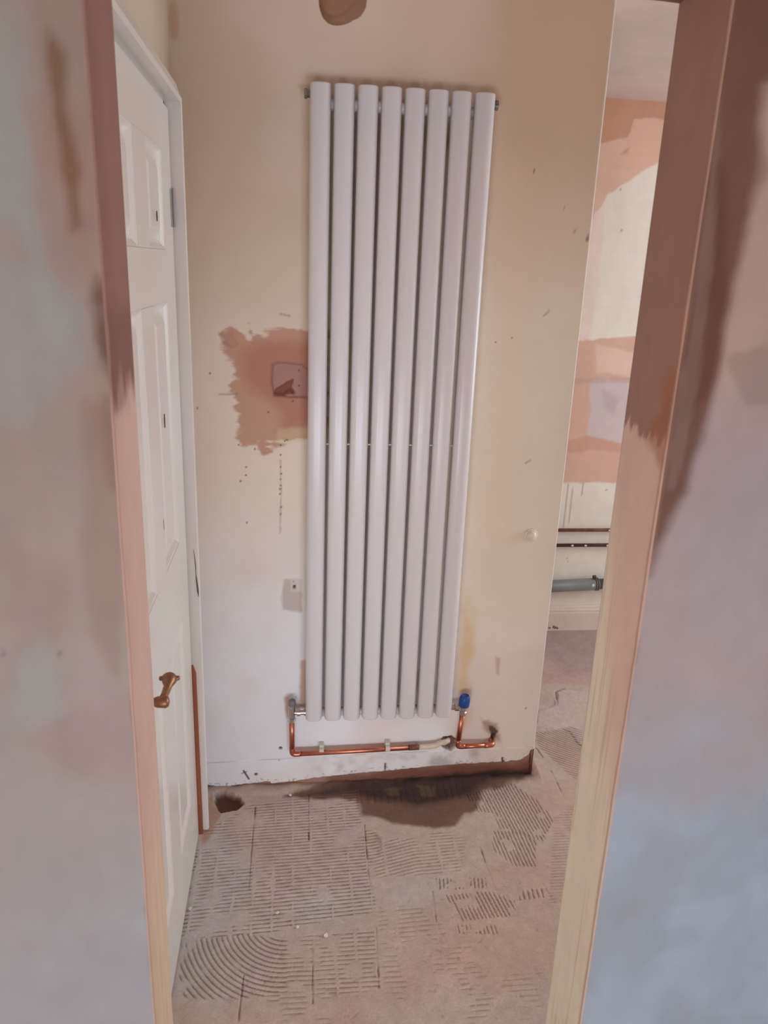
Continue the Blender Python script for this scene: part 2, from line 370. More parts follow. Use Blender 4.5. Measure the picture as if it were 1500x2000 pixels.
# brush and drip marks round the patch
for k in range(7):
    a = W(428+4*k, 655-2*abs(k-3)); 
    C = mix(C, srgb(160, 122, 98), stroke([a, (a[0]+0.006, a[1]-0.02), (a[0]+0.018, a[1]-0.034)], 0.0034, U, V)*0.28)
rs = random.Random(4)
def speck(px, py, r, col=srgb(96, 62, 48), depth=0.0, a=0.9):
    global C, D
    x, z = W(px, py); d = np.hypot(U-x, V-z)+0.4*r*fbm(U, V, 200, 113, 2)
    m = 1-sstep(d, r*0.6, r*1.1); C = mix(C, col, m*a); D = D-depth*m
for px, py in ((466, 869), (498, 877), (548, 888), (556, 861), (560, 859), (548, 870), (548, 912), (549, 925), (548, 936), (548, 948), (547, 965), (549, 990), (548, 1005), (481, 912), (480, 928), (470, 940), (547, 955), (410, 729), (386, 797), (482, 1020), (584, 724), (584, 754), (572, 784), (1188, 140), (1043, 333), (1102, 408), (968, 668), (1000, 660), (524, 805), (1142, 470)):
    speck(px, py, 0.0035 if py > 700 else 0.003, a=0.75)
speck(548, 1462, 0.0062, srgb(40, 32, 30), 0.010); speck(545, 1484, 0.004, a=.4)
speck(1149, 465, 0.008, srgb(150, 110, 96)); speck(1027, 1383, 0.003)
C = mix(C, srgb(150, 120, 104), stroke(Wp([(548, 900), (549, 960), (547, 1040)]), 0.004, U, V, 0.004)*0.35)
for a, b in (((1062, 617), (1072, 608)), ((1027, 904), (1036, 899)), ((548, 613), (565, 617)), ((1120, 455), (1126, 447)), ((430, 770), (462, 770))):
    C = mix(C, srgb(140, 112, 92), stroke(Wp([a, b]), 0.0040, U, V)*0.4)
# scar of the old pipe box and plugs near the radiator foot
m = wm([(556, 1132), (588, 1132), (590, 1196), (552, 1192), (550, 1170)], 0.005, 0.006, 40, 115); C = mix(C, srgb(196, 178, 170), m*0.75); D -= .001*m
C = mix(C, srgb(226, 216, 206), wm([(568, 1130), (590, 1130), (590, 1156), (568, 1156)], .003, .003, 60, 116)*.8)
speck(575, 1146, 0.006, srgb(60, 50, 46), 0.008); speck(573, 1137, 0.003)
C = mix(C, srgb(196, 140, 116), wm([(554, 1362), (566, 1358), (568, 1400), (560, 1402)], .005, .004, 50, 117)*.7)
C = mix(C, srgb(200, 148, 120), wm([(588, 1290), (604, 1290), (604, 1385), (584, 1380)], .006, .005, 50, 118)*.7)
m = wm([(564, 1366), (578, 1360), (586, 1370), (584, 1392), (566, 1390)], 0.003, 0.005, 90, 119); D += .004*m*fbm(U, V, 120, 120, 2)*2; C = mix(C, srgb(190, 168, 150), m*.6)
# orange-cream stain right of the radiator
C = mix(C, srgb(224, 186, 144), wm([(905, 1180), (925, 1230), (915, 1330), (925, 1400), (900, 1440), (895, 1330)], 0.02, 0.02, 14, 121)*0.65)
C = mix(C, srgb(228, 208, 150), wm([(912, 1150), (935, 1200), (915, 1330), (898, 1350)], 0.02, 0.02, 14, 126)*0.4)
C = mix(C, srgb(206, 176, 152), wm([(968, 1282), (978, 1285), (975, 1318), (969, 1315)], 0.006, 0.004, 40, 122)*0.8)
# soldering scorch by the right-hand elbow
C = mix(C, srgb(168, 132, 104), wm([(940, 1405), (972, 1412), (978, 1450), (958, 1440), (944, 1418)], 0.010, 0.010, 40, 123)*.75)
m = wm([(952, 1416), (966, 1416), (971, 1440), (962, 1444)], 0.004, 0.012, 90, 124); C = mix(C, srgb(70, 44, 34), m*0.85)
speck(962, 1436, 0.008, srgb(60, 38, 30), .004)
# brown wear along the left top corner
C = mix(C, srgb(172, 112, 76), wm([(328, 0), (342, 0), (344, 75), (336, 75)], .010, .012, 20, 125)*.4)
# hole where the painted pipe enters
hx, hz = W(874, 1452)
hole = [(hx-0.028, hz+0.000), (hx-0.016, hz+0.024), (hx+0.010, hz+0.029), (hx+0.030, hz+0.012), (hx+0.030, hz-0.012), (hx+0.012, hz-0.030), (hx-0.012, hz-0.022)]
hm = mask(U, V, hole, 0.0022, 0.003, 60, 127); D -= 0.030*hm; C = mix(C, srgb(128, 90, 72), hm*.95)
rim = np.exp(-((sdist(U, V, hole)-0.001)/0.0022)**2)*(V > hz-0.002); C = mix(C, srgb(58, 40, 32), rim*0.8)
for px, py in ((814, 1452), (826, 1460)): speck(px, py, .003)
# the lowest band: old skirting-height paint with ragged foot, dark render below
edge_z = line_fn([(405, 1532), (414, 1535), (441, 1536), (480, 1531), (527, 1526), (529, 1530), (572, 1526), (600, 1521), (633, 1517), (700, 1510), (755, 1505), (800, 1501), (840, 1497), (900, 1492), (980, 1488), (1016, 1484), (1032, 1474), (1038, 1464), (1050, 1460)], U)+0.004*fbm(U, V, 60, 131, 3)+0.002*fbm(U, V, 200, 132, 2)
low = 1-sstep(V-edge_z, -0.0012, 0.0012)
C = mix(C, srgb(168, 130, 112), low)
wetw = mask(U, V, Wp([(640, 1520), (760, 1506), (900, 1494), (1010, 1488), (1045, 1480), (1045, 1530), (640, 1545)]), .02, .016, 20, 133)
C = mix(C, srgb(122, 78, 62), low*wetw*0.9)
C = mix(C, srgb(52, 40, 38), low*mask(U, V, Wp([(700, 1530), (900, 1512), (1042, 1502), (1042, 1520), (700, 1545)]), .012, .012, 30, 134)*.9)
D -= 0.006*low
topz = line_fn([(405, 1490), (700, 1473), (1050, 1458)], U)
band = (V < topz)*1.0
D += 0.0022*sstep(topz-V, -0.0015, 0.0015)*(1-low)
ln = np.exp(-((V-topz)/0.0012)**2)*sstep(fbm(U, V, 12, 135, 2), -.1, .05); C = mix(C, srgb(140, 118, 104), ln*0.55)
gr = band*(1-low)*sstep(fbm(U, V, 14, 136, 5)+0.05, -0.05, .25)*sstep(U, 0.0, 0.15); C = mix(C, srgb(160, 140, 130), gr*0.5)
fl = band*(1-low)*sstep(fbm(U, V, 130, 137, 3)-.25*sstep(V-edge_z, .008, .03), .12, .24)*sstep(topz-V, 0.01, .05); C = mix(C, srgb(130, 104, 92), fl*0.6)
C = mix(C, srgb(120, 96, 84), np.exp(-((V-edge_z-.001)/0.0016)**2)*.4)
speck(500, 1512, .006, srgb(46, 34, 30), .006); 
C = mix(C, srgb(46, 34, 30), stroke(Wp([(476, 1505), (486, 1520)]), .004, U, V)*.9)
C = mix(C, srgb(90, 70, 60), stroke(Wp([(472, 1510), (482, 1506)]), .0022, U, V)*.7)
for a, b in (((751, 1490), (752, 1503)), ((981, 1480), (982, 1490))):
    s_ = stroke(Wp([a, b]), 0.0036, U, V); C = mix(C, srgb(44, 30, 26), s_*.95); D -= .008*s_
s_ = stroke(Wp([(1037, 1466), (1036, 1506)]), .0035, U, V); C = mix(C, srgb(96, 50, 36), s_*.9); D -= .004*s_
# clean pale arris strip at the free end
C = mix(C, srgb(232, 226, 216), sstep(U, XE-0.006, XE-0.003)*(1-low)*.8)
n1, n2 = U.shape
front = np.stack([U, YB-D, V], -1)
TH = 0.11
# wrap round the free end and back face
ex = np.stack([np.full(n2, XE), np.full(n2, YB+TH), zs], -1)[None]
bx_ = np.stack([np.full(n2, -0.33), np.full(n2, YB+TH), zs], -1)[None]
edge_row = front[-1:].copy(); edge_row[..., 1] = YB+0.001
allv = np.concatenate([front, edge_row, ex, bx_], 0)
endC = np.tile(np.array(srgb(222, 210, 196)), (3, n2, 1))
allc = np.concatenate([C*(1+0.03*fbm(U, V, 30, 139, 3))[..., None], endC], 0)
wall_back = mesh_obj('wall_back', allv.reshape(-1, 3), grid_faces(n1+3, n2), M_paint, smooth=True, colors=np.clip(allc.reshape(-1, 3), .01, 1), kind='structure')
wall_back.data.polygons.foreach_set('use_smooth', np.concatenate([np.ones((n1-1)*(n2-1), bool), np.zeros(3*(n2-1), bool)]))

# ------------------------------------------------------------------ near wall with the plastered opening (jambs, reveals, head)
YN, YF = 1.05, 1.205
XL, XR = -0.238, 0.535
HEAD = 2.052
def jamb(side):
    """sheet: near face -> rounded arris -> reveal -> back face; returns verts, colours"""
    s = 1 if side == 'R' else -1; xc = XR if s > 0 else XL; far = 2.6 if s > 0 else -1.8
    rad = 0.0035
    path = []
    for x in np.concatenate([np.linspace(far, xc+s*0.62, 6), np.linspace(xc+s*0.62, xc+s*rad, 105)[1:]]): path.append((x, YN, abs(x-xc)))
    for t in np.linspace(0, math.pi/2, 6)[1:]: path.append((xc+s*rad*(1-math.sin(t)), YN+rad*(1-math.cos(t)), 0.0))
    for y in np.linspace(YN+rad, YF-0.003, 34)[1:]: path.append((xc, y, -(y-YN)))
    path.append((xc+s*0.003, YF, -0.156))
    path.append((far, YF, -3.0))
    path = np.array(path); z = lin((-0.01, 0.2, 0.02), (0.2, HEAD+.06, 0.0075), (HEAD+.06, CEIL+.02, .05))
    S, Z = np.meshgrid(path[:, 2], z, indexing='ij')
    X = np.repeat(path[:, 0:1], len(z), 1); Yy = np.repeat(path[:, 1:2], len(z), 1)
    C = np.zeros(S.shape+(3,)); C[:] = DRY
    isface = S > 0.0005; isrev = (S <= 0.0005) & (S > -1)
    Us = X if True else X
    seed = 200 if s > 0 else 300
    lump = 0.0016*fbm(X+Yy, Z, 26, seed, 4)+0.0022*fbm(X+Yy, Z, 6, seed+4, 2)
    def fm(poly, soft, rag, scale, sd): 
        return mask(X, Z, Wp(poly, YN), soft, rag, scale, sd)*isface
    if s < 0:
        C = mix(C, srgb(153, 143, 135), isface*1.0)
        C = mix(C, srgb(151, 156, 153), isface*sstep(fbm(X, Z, 5, 311, 4), 0.0, 0.12)*0.6)
        C = mix(C, srgb(151, 132, 126), isface*sstep(fbm(X, Z, 4, 317, 4), 0.02, 0.14)*0.6)
        C = mix(C, srgb(149, 156, 152), fm([(-60, 100), (40, 130), (62, 330), (80, 520), (135, 610), (140, 645), (105, 655), (72, 620), (62, 500), (20, 440), (-60, 420)], .012, .016, 12, 312)*0.75)
        C = mix(C, srgb(153, 128, 118), fm([(60, -60), (170, -60), (190, 300), (200, 520), (215, 700), (240, 1000), (200, 960), (180, 760), (150, 560), (120, 420), (80, 200)], .02, .02, 8, 313)*0.6)
        C = mix(C, srgb(121, 92, 67), fm([(95, 60), (128, 110), (134, 220), (150, 300), (158, 440), (140, 450), (122, 320), (100, 220), (90, 120)], .008, .010, 14, 314)*0.85)
        C = mix(C, srgb(103, 73, 60), fm([(190, 540), (205, 560), (222, 640), (222, 770), (205, 740), (188, 690), (178, 620)], .010, .018, 20, 315)*0.85)
        C = mix(C, srgb(129, 111, 91), fm([(205, 780), (232, 790), (240, 960), (215, 970), (200, 900)], .008, .014, 14, 316)*0.7)
        C = mix(C, srgb(142, 115, 105), fm([(165, 780), (215, 800), (235, 1150), (232, 1340), (190, 1250), (170, 1000)], .014, .02, 8, 318)*0.5)
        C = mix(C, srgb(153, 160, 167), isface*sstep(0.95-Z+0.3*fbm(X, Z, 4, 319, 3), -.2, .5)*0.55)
        for px, py in ((8, 1275), (118, 1280)):
            x, zz = W(px, py, YN); C = mix(C, srgb(121, 113, 107), isface*(1-sstep(np.hypot(X-x, Z-zz), .002, .006))*.8)
        lvl = W(262, 770, 1.12)[1]
        wetr = isrev*sstep(Z-lvl+0.07*fbm(S*8, Z, 9, 320, 3)+0.05*fbm(S*30, Z*2, 3, 321, 2), -0.012, 0.03)
        C = mix(C, srgb(214, 178, 162), isrev*1.0)
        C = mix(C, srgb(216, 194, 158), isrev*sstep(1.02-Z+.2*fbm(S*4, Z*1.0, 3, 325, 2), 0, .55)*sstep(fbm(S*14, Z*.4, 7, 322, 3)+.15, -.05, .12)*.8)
        C = mix(C, srgb(148, 106, 92), wetr*0.95)
        C = mix(C, srgb(124, 84, 74), isrev*mask(X*0+S, Z, [(-.16, lvl-.01), (.01, lvl-.03), (.01, lvl+.13), (-.16, lvl+.10)], .02, .03, 20, 323)*.55)
    else:
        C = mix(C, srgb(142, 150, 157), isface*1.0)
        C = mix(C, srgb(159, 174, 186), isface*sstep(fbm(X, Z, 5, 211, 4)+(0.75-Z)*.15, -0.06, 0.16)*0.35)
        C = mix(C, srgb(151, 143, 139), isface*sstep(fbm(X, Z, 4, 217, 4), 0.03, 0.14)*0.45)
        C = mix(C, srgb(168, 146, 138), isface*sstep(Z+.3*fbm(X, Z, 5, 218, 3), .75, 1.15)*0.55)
        dz = isface*sstep(Z-W(1350, 800, YN)[1]+0.10*fbm(X, Z, 7, 212, 3), -.08, .12)
        C = mix(C, srgb(178, 146, 130), dz*0.55)
        C = mix(C, srgb(140, 120, 109), fm([(1425, 700), (1600, 640), (1600, 800), (1455, 796), (1440, 770)], .004, .010, 14, 216)*0.55)
        C = mix(C, srgb(103, 71, 56), fm([(1380, -80), (1620, -80), (1620, 100), (1500, 170), (1488, 330), (1452, 470), (1425, 590), (1412, 690), (1380, 800), (1355, 880), (1330, 960), (1295, 1040), (1262, 1120), (1240, 1100), (1300, 800), (1340, 500)], .012, .020, 9, 213)*0.92)
        C = mix(C, srgb(90, 57, 45), fm([(1405, 280), (1425, 420), (1415, 600), (1400, 700), (1375, 780), (1350, 840), (1335, 790), (1350, 650), (1385, 480)], .012, .015, 12, 214)*0.6)
        C = mix(C, srgb(142, 122, 111), fm([(1400, 150), (1404, 350), (1382, 620), (1350, 820), (1318, 960), (1300, 960), (1330, 760), (1366, 520)], .004, .006, 20, 215)*0.35)
        lvl = W(1270, 848, 1.12)[1]
        tong = 0.030*fbm(S*40, Z*0+1.0, 2.2, 220, 3)+0.02*fbm(S*8, Z, 14, 221, 2)
        wetr = isrev*sstep(Z-lvl+tong, -0.006, 0.006)
        C = mix(C, srgb(236, 206, 192), isrev*1.0)
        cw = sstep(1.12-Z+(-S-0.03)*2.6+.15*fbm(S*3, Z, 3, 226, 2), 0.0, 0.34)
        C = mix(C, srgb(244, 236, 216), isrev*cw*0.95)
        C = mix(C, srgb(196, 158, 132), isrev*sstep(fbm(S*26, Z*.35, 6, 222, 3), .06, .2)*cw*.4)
        C = mix(C, srgb(172, 134, 120), wetr*0.95)
        C = mix(C, srgb(176, 116, 78), isrev*mask(S, Z, [(-.055, lvl-.005), (.01, lvl-.04), (.01, lvl+.12), (-.03, lvl+.09)], .012, .02, 20, 223)*.6)
        arr = np.exp(-((S+0.001)/0.004)**2)*sstep(lvl+.25-Z, -.05, .1); C = mix(C, srgb(196, 150, 122), arr*.5)
    C = mix(C, srgb(158, 126, 112), (np.abs(S) < 0.003)*0.55)
    C *= (1+0.05*fbm(X+Yy, Z, 40, seed+30, 3)+0.07*fbm((X+Yy)*1.0, Z*.5, 9, seed+33, 3))[..., None]
    Yy = np.where(isface, Yy-lump, Yy); X = np.where(isrev & (S > -.15), X-s*lump, X)
    v = np.stack([X, Yy, Z], -1); f = grid_faces(v.shape[0], v.shape[1], flip=(s > 0))
    return v.reshape(-1, 3), np.clip(C.reshape(-1, 3), .01, 1), f
vL, cL, fL = jamb('L'); vR, cR, fR = jamb('R')
mesh_l = [vL, vR]; cl = [cL, cR]; fs = [fL, fR+len(vL)]
# head above the opening, with a slightly wavy brown soffit
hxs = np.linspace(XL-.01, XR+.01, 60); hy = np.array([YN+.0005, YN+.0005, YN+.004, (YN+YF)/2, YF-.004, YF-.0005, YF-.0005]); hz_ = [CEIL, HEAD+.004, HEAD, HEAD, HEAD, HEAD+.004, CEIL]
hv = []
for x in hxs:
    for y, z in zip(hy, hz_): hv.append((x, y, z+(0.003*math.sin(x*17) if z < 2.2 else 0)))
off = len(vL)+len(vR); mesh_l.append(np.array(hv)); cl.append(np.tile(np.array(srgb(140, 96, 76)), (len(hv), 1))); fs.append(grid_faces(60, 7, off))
wall_front = mesh_obj('wall_front', np.concatenate(mesh_l), np.concatenate(fs), M_plaster, smooth=True, colors=np.concatenate(cl), kind='structure')
# blob of wet plaster hanging from the soffit
lp = on_plane(664, 50, 1, 1.12)
bm = bmesh.new(); bmesh.ops.create_icosphere(bm, subdivisions=4, radius=1.0)
for v in bm.verts:
    n = v.co.copy(); k = 1+0.16*math.sin(3*n.x+1)*math.cos(4*n.z)+.08*math.sin(7*n.y+2*n.x)
    wid = 0.032*(1.0+0.75*max(0, n.z))
    v.co = Vector((lp[0]+n.x*wid*k-0.004*n.z+.012*max(0, n.z), 1.12+n.y*0.026*k, lp[2]+0.055+n.z*0.055*k))
    v.co.z = min(v.co.z, HEAD+.006)
M_blob = principled('brown_wet_plaster', srgb(130, 96, 76), .8, noise=[(30, .1, U1)], bump=[(40, .3, .003, U1)], spec=.2)
lump = bm_obj('plaster_lump', bm, M_blob, wall_front, smooth=True)

# ------------------------------------------------------------------ left hall wall, door lining, door, architrave
XW = -0.312
bm = bmesh.new()
box(bm, XW-.12, XW, YF-.01, 1.235, 0, 2.035); box(bm, XW-.12, XW, 2.05, YB+.02, 0, 2.035); box(bm, XW-.12, XW, YF-.01, YB+.02, 2.035, CEIL+.01)
M_leftwall = principled('cream_wall_plain', srgb(212, 194, 170), .55, noise=[(5, .05, U1)], bump=[(14, .15, .004, U1)], spec=.3)
wall_left = bm_obj('wall_left', bm, M_leftwall, kind='structure')
bm = bmesh.new()
box(bm, XW-.11, XW+.012, 1.235, 1.250, 0, 2.035); box(bm, XW-.11, XW+.012, 2.024, 2.05, 0.55, 2.035); box(bm, XW-.11, XW+.012, 1.235, 2.05, 2.018, 2.035)
lining = bm_obj('trim_1', bm, M_gloss, kind='structure')
tag(lining, 'white painted lining around the panelled door')
bm = bmesh.new()
# bare lower run of the jamb where the paint and stop are gone, with its slanted top
vv = [(XW-.11, 2.024, 0.0), (XW+.035, 2.024, 0.0), (XW+.033, 2.024, .556), (XW+.026, 2.024, .580), (XW-.11, 2.024, .580)]
a = [bm.verts.new(v) for v in vv]; b = [bm.verts.new((v[0], 2.046, v[2])) for v in vv]
bm.faces.new(a); bm.faces.new(b[::-1])
for i in range(5): bm.faces.new((a[i], a[(i+1) % 5], b[(i+1) % 5], b[i]))
jb = bm_obj('bare_jamb', bm, M_rawwood, lining); jb['label'] = 'unpainted brown lower part of the door jamb'
# architrave with moulded profile: legs and head
prof = [(0.000, 0.0), (0.000, .050), (0.010, .052), (0.016, .047), (0.028, .043), (0.046, .036), (0.052, .030), (0.060, .026), (0.066, .018), (0.068, 0.0)]   # (distance from opening edge, projection)
bm = bmesh.new()
def arch_leg(y_in, sgn, z0, z1, mit):
    A = [bm.verts.new((XW+p, y_in+sgn*d, z0)) for d, p in prof]
    B = [bm.verts.new((XW+p, y_in+sgn*d, z1+(d if mit else 0))) for d, p in prof]
    for i in range(len(prof)-1): bm.faces.new((A[i], A[i+1], B[i+1], B[i]))
    bm.faces.new(A); bm.faces.new(B)
arch_leg(2.030, 1, 0.012, 2.030, True)
arch = bm_obj('trim_2', bm, M_gloss, kind='structure'); tag(arch, 'white moulded architrave leg beside the door hinges')
bm = bmesh.new()
A = [bm.verts.new((XW+p, 1.21, 2.030+d)) for d, p in prof]; B = [bm.verts.new((XW+p, 2.030+d, 2.030+d)) for d, p in prof]
for i in range(len(prof)-1): bm.faces.new((A[i], A[i+1], B[i+1], B[i]))
bm.faces.new(A); bm.faces.new(B)
arch2 = bm_obj('trim_3', bm, M_gloss, kind='structure'); tag(arch2, 'white moulded architrave head above the door')
# torn paint split on the architrave edge
bm = bmesh.new()
pts = [(378, 1073), (380, 1088), (382, 1106), (382.5, 1120), (384, 1134), (386.5, 1155), (387.5, 1166)]
w_ = [.0003, .0008, .0012, .0008, .0020, .0026, .0004]
prev = None
for (px, py), ww in zip(pts, w_):
    p = on_plane(px, py, 1, 2.0285)
    a = bm.verts.new((p[0]-ww, 2.0285, p[2])); b = bm.verts.new((p[0]+ww, 2.0285, p[2])); c = bm.verts.new((p[0], 2.0305, p[2]))
    if prev: bm.faces.new((prev[0], prev[1], b, a)); bm.faces.new((prev[1], prev[2], c, b)); bm.faces.new((prev[2], prev[0], a, c))
    prev = (a, b, c)
bm_obj('paint_split', bm, M_split, arch)['label'] = 'dark ragged split in the paint'

# door leaf: frame members around six recessed panels with raised fields
door = empty('door_1', (-0.29, 1.62, 0), kind='structure'); door['label'] = 'white six-panel moulded door with brass lever'
XD = -0.290
YH, YL_ = 2.020, 1.252
cols_y = [(1.372, 1.572), (1.700, 1.900)]
rows_z = [(0.200, 0.790), (1.000, 1.592), (1.705, 1.915)]
def member(y0, y1, z0, z1):
    bm = bmesh.new(); box(bm, XD-.036, XD, y0, y1, z0, z1, .0008); return bm
g_ = .0003
for y0, y1 in ((YL_, 1.372-g_), (1.900+g_, YH)):
    under(door, bm_obj('stile', member(y0, y1, 0.006, 2.014), M_gloss))
for z0, z1 in ((0.006, .200-g_), (.790+g_, 1.000-g_), (1.592+g_, 1.705-g_), (1.915+g_, 2.014)):
    under(door, bm_obj('rail', member(1.372, 1.900, z0, z1), M_gloss))
for z0, z1 in rows_z:
    under(door, bm_obj('mullion', member(1.572+g_, 1.700-g_, z0, z1), M_gloss))
for y0, y1 in cols_y:
    for z0, z1 in rows_z:
        bm = bmesh.new()
        # rings: outer lip, cove floor, rise to raised field
        steps = [(0.0, -.001), (.006, -.003), (.013, -.010), (.020, -.0115), (.026, -.0105), (.046, -.0035), (.048, -.0035)]
        rings = []
        for o_, dx in steps:
            rings.append([bm.verts.new((XD+dx, yy, zz)) for yy, zz in ((y0+o_, z0+o_), (y1-o_, z0+o_), (y1-o_, z1-o_), (y0+o_, z1-o_))])
        for ra, rb in zip(rings, rings[1:]):
            for k in range(4): bm.faces.new((ra[k], ra[(k+1) % 4], rb[(k+1) % 4], rb[k]))
        bm.faces.new(rings[-1])
        back = [bm.verts.new((XD-.035, yy, zz)) for yy, zz in ((y0, z0), (y1, z0), (y1, z1), (y0, z1))]
        for k in range(4): bm.faces.new((back[k], back[(k+1) % 4], rings[0][(k+1) % 4], rings[0][k]))
        bm.faces.new(back)
        under(door, bm_obj('panel', bm, M_gloss))
# hinges
for z in (1.80,):
    bm = bmesh.new(); box(bm, XD-.002, XD+.0012, 1.996, 2.019, z-.042, z+.042, .0005)
    tube(bm, [(XD+.004, 2.0215, z-.042), (XD+.004, 2.0215, z+.042)], .0035, 12)
    h = under(door, bm_obj('hinge', bm, M_hinge))
# brass lever handle
hb = on_plane(316, 1371, 0, XD+.048)
hy_, hz0 = hb[1], hb[2]
bm = bmesh.new(); box(bm, XD, XD+.004, hy_-.021, hy_+.021, hz0-.075, hz0+.06, .002)
hp = under(door, bm_obj('door_handle', bm, M_brass)); hp['label'] = 'tarnished brass lever handle and plate'
bm = bmesh.new()
lathe(bm, (XD+.004, hy_, hz0), (1, 0, 0), [(0, .012), (.006, .012), (.010, .0085), (.030, .008), (.036, .0105), (.052, .0115), (.056, .009), (.058, .003)], 20)
tip = on_plane(331, 1326, 0, XD+.052)
path = [Vector((XD+.048, hy_, hz0)), Vector((XD+.050, hy_+.02, hz0+.002)), Vector((XD+.052, hy_+.05, (hz0+tip[2])/2)), Vector((XD+.052, tip[1]-.012, tip[2]-.001)), Vector((XD+.052, tip[1], tip[2])), Vector((XD+.052, tip[1]+.006, tip[2]))]
tube(bm, path, [.0095, .0072, .0078, .0118, .0150, .0120], 16)
lathe(bm, (XD+.052-.0195, tip[1]+.001, tip[2]+.001), (1, 0, 0), [(0, .0028), (.002, .0048), (.037, .0048), (.039, .0028)], 12)
lv = bm_obj('lever', bm, M_brass, smooth=True); lv.parent = hp
# small dents knocked into the door paint
for (px, py, h_, w2) in ((322, 822, .016, .0012), (307, 422, .010, .0012), (320, 1025, .012, .001)):
    p = on_plane(px, py, 0, XD+.0003)
    bm = bmesh.new()
    vs = [bm.verts.new((XD+.0006, p[1]+yy, p[2]+zz)) for yy, zz in ((0, -h_), (w2*2, -h_*.3), (w2, h_), (-w2, h_*.2))]; bm.faces.new(vs)
    vs2 = [bm.verts.new((v.co.x-.002, v.co.y, v.co.z)) for v in vs]
    for k in range(4): bm.faces.new((vs[k], vs[(k+1) % 4], vs2[(k+1) % 4], vs2[k]))
    under(door, bm_obj('dent', bm, M_dark))

# ------------------------------------------------------------------ kitchen beyond: far wall, baseboard, ceiling, side walls
YK = 3.388
xs = lin((-.35, 1.10, .08), (1.10, 1.70, .006), (1.70, 3.2, .12)); zs = lin((0, .8, .008), (.8, 2.37, .006))
U, V = np.meshgrid(xs, zs, indexing='ij')
C = np.zeros(U.shape+(3,)); C[:] = srgb(236, 226, 212); D = .001*fbm(U, V, 5, 401, 3)
def km(poly, soft, rag, scale, sd): return mask(U, V, Wp(poly, YK), soft, rag, scale, sd)
C = mix(C, srgb(238, 214, 198), km([(1100, 395), (1182, 395), (1170, 540), (1150, 670), (1100, 670)], .01, .006, 20, 402)*.8)
C = mix(C, srgb(226, 184, 160), km([(1100, 180), (1400, 180), (1400, 280), (1290, 318), (1240, 345), (1185, 380), (1160, 430), (1100, 430)], .006, .02, 14, 403)*.95)
C = mix(C, srgb(200, 148, 118), km([(1100, 185), (1400, 185), (1400, 230), (1240, 235), (1225, 268), (1180, 278), (1100, 282)], .004, .012, 16, 404)*.85)
C = mix(C, srgb(196, 148, 112), km([(1208, 300), (1230, 288), (1226, 298), (1212, 306)], .006, .006, 30, 405)*.7)
m = km([(1050, 672), (1240, 658), (1400, 655), (1400, 945), (1050, 942)], .004, .010, 26, 406); C = mix(C, srgb(220, 176, 154), m*.95); D += .001*m
C = mix(C, srgb(236, 206, 186), km([(1165, 672), (1245, 690), (1240, 735), (1165, 728)], .008, .014, 20, 411)*.7)
C = mix(C, srgb(212, 196, 196), km([(1152, 742), (1250, 738), (1400, 738), (1400, 868), (1200, 868), (1146, 850), (1156, 800), (1148, 770)], .006, .014, 16, 407)*.9)
C = mix(C, srgb(186, 172, 172), km([(1175, 760), (1215, 775), (1200, 810), (1178, 795)], .012, .016, 22, 412)*.5)
C = mix(C, srgb(204, 150, 128), km([(1100, 862), (1150, 852), (1240, 870), (1240, 885), (1150, 880), (1100, 885)], .008, .012, 22, 408)*.6)
C = mix(C, srgb(188, 150, 140), km([(1100, 738), (1245, 738), (1245, 748), (1100, 748)], .006, .010, 30, 413)*.4)
for pts in ([(1110, 945), (1100, 1030)], [(1118, 950), (1111, 1030)], [(1140, 942), (1136, 966)], [(1108, 1090), (1109, 1098)]):
    C = mix(C, srgb(150, 124, 110), stroke(Wp(pts, YK), .0028, U, V)*.6)
for px, py in ((1184, 957), (1214, 450), (1212, 370)):
    x, z = W(px, py, YK); C = mix(C, srgb(150, 110, 96), (1-sstep(np.hypot(U-x, V-z), .003, .007))*.6)
C *= (1+.05*fbm(U, V, 12, 409, 4)+.04*fbm(U*.4, V*2, 30, 410, 3))[..., None]
wall_far = mesh_obj('wall_far', np.stack([U, YK-D, V], -1).reshape(-1, 3), grid_faces(len(xs), len(zs)), M_plaster, smooth=True, colors=np.clip(C.reshape(-1, 3), .01, 1), kind='structure')
# baseboard with a stepped moulding
bt = W(1120, 1184, YK-.018)[1]
prof = [(0, 0), (0.018, 0), (0.018, bt-.038), (0.0165, bt-.034), (0.0165, bt-.022), (0.013, bt-.018), (0.010, bt-.006), (0.006, bt), (0, bt)]
bm = bmesh.new(); A = [bm.verts.new((-.3, YK-a, b)) for a, b in prof]; B = [bm.verts.new((3.19, YK-a, b)) for a, b in prof]
for i in range(len(prof)): bm.faces.new((A[i], A[(i+1) % len(prof)], B[(i+1) % len(prof)], B[i]))
bm.faces.new(A); bm.faces.new(B[::-1])
M_base = principled('worn_cream_baseboard', srgb(226, 208, 194), .45, noise=[(8, .06, U1), (60, .04, U1)])
base_far = bm_obj('baseboard_far', bm, M_base, kind='structure')
bm = bmesh.new(); p0 = W(1070, 1225, YK-.0185)
rs = random.Random(9)
for k in range(9):
    x = W(1080, 1225, YK-.02)[0]+rs.uniform(-.022, .03); z = .012+rs.uniform(0, .012)
    bmesh.ops.create_icosphere(bm, subdivisions=1, radius=rs.uniform(.003, .006), matrix=Matrix.Translation((x, YK-.0185, z)) @ Matrix.Diagonal((1.4, .25, 1, 1)))
bm_obj('paint_chip', bm, M_rust, base_far)['kind'] = 'stuff'
bm = bmesh.new(); box(bm, -.42, 3.3, YF, YK+.1, CEIL, CEIL+.06); 
ceil = bm_obj('ceiling', bm, M_ceil, kind='structure')
bm = bmesh.new(); box(bm, -1.9, 3.3, -2.0, YF, CEIL, CEIL+.06); bm_obj('ceiling_front', bm, M_hallceil, kind='structure')
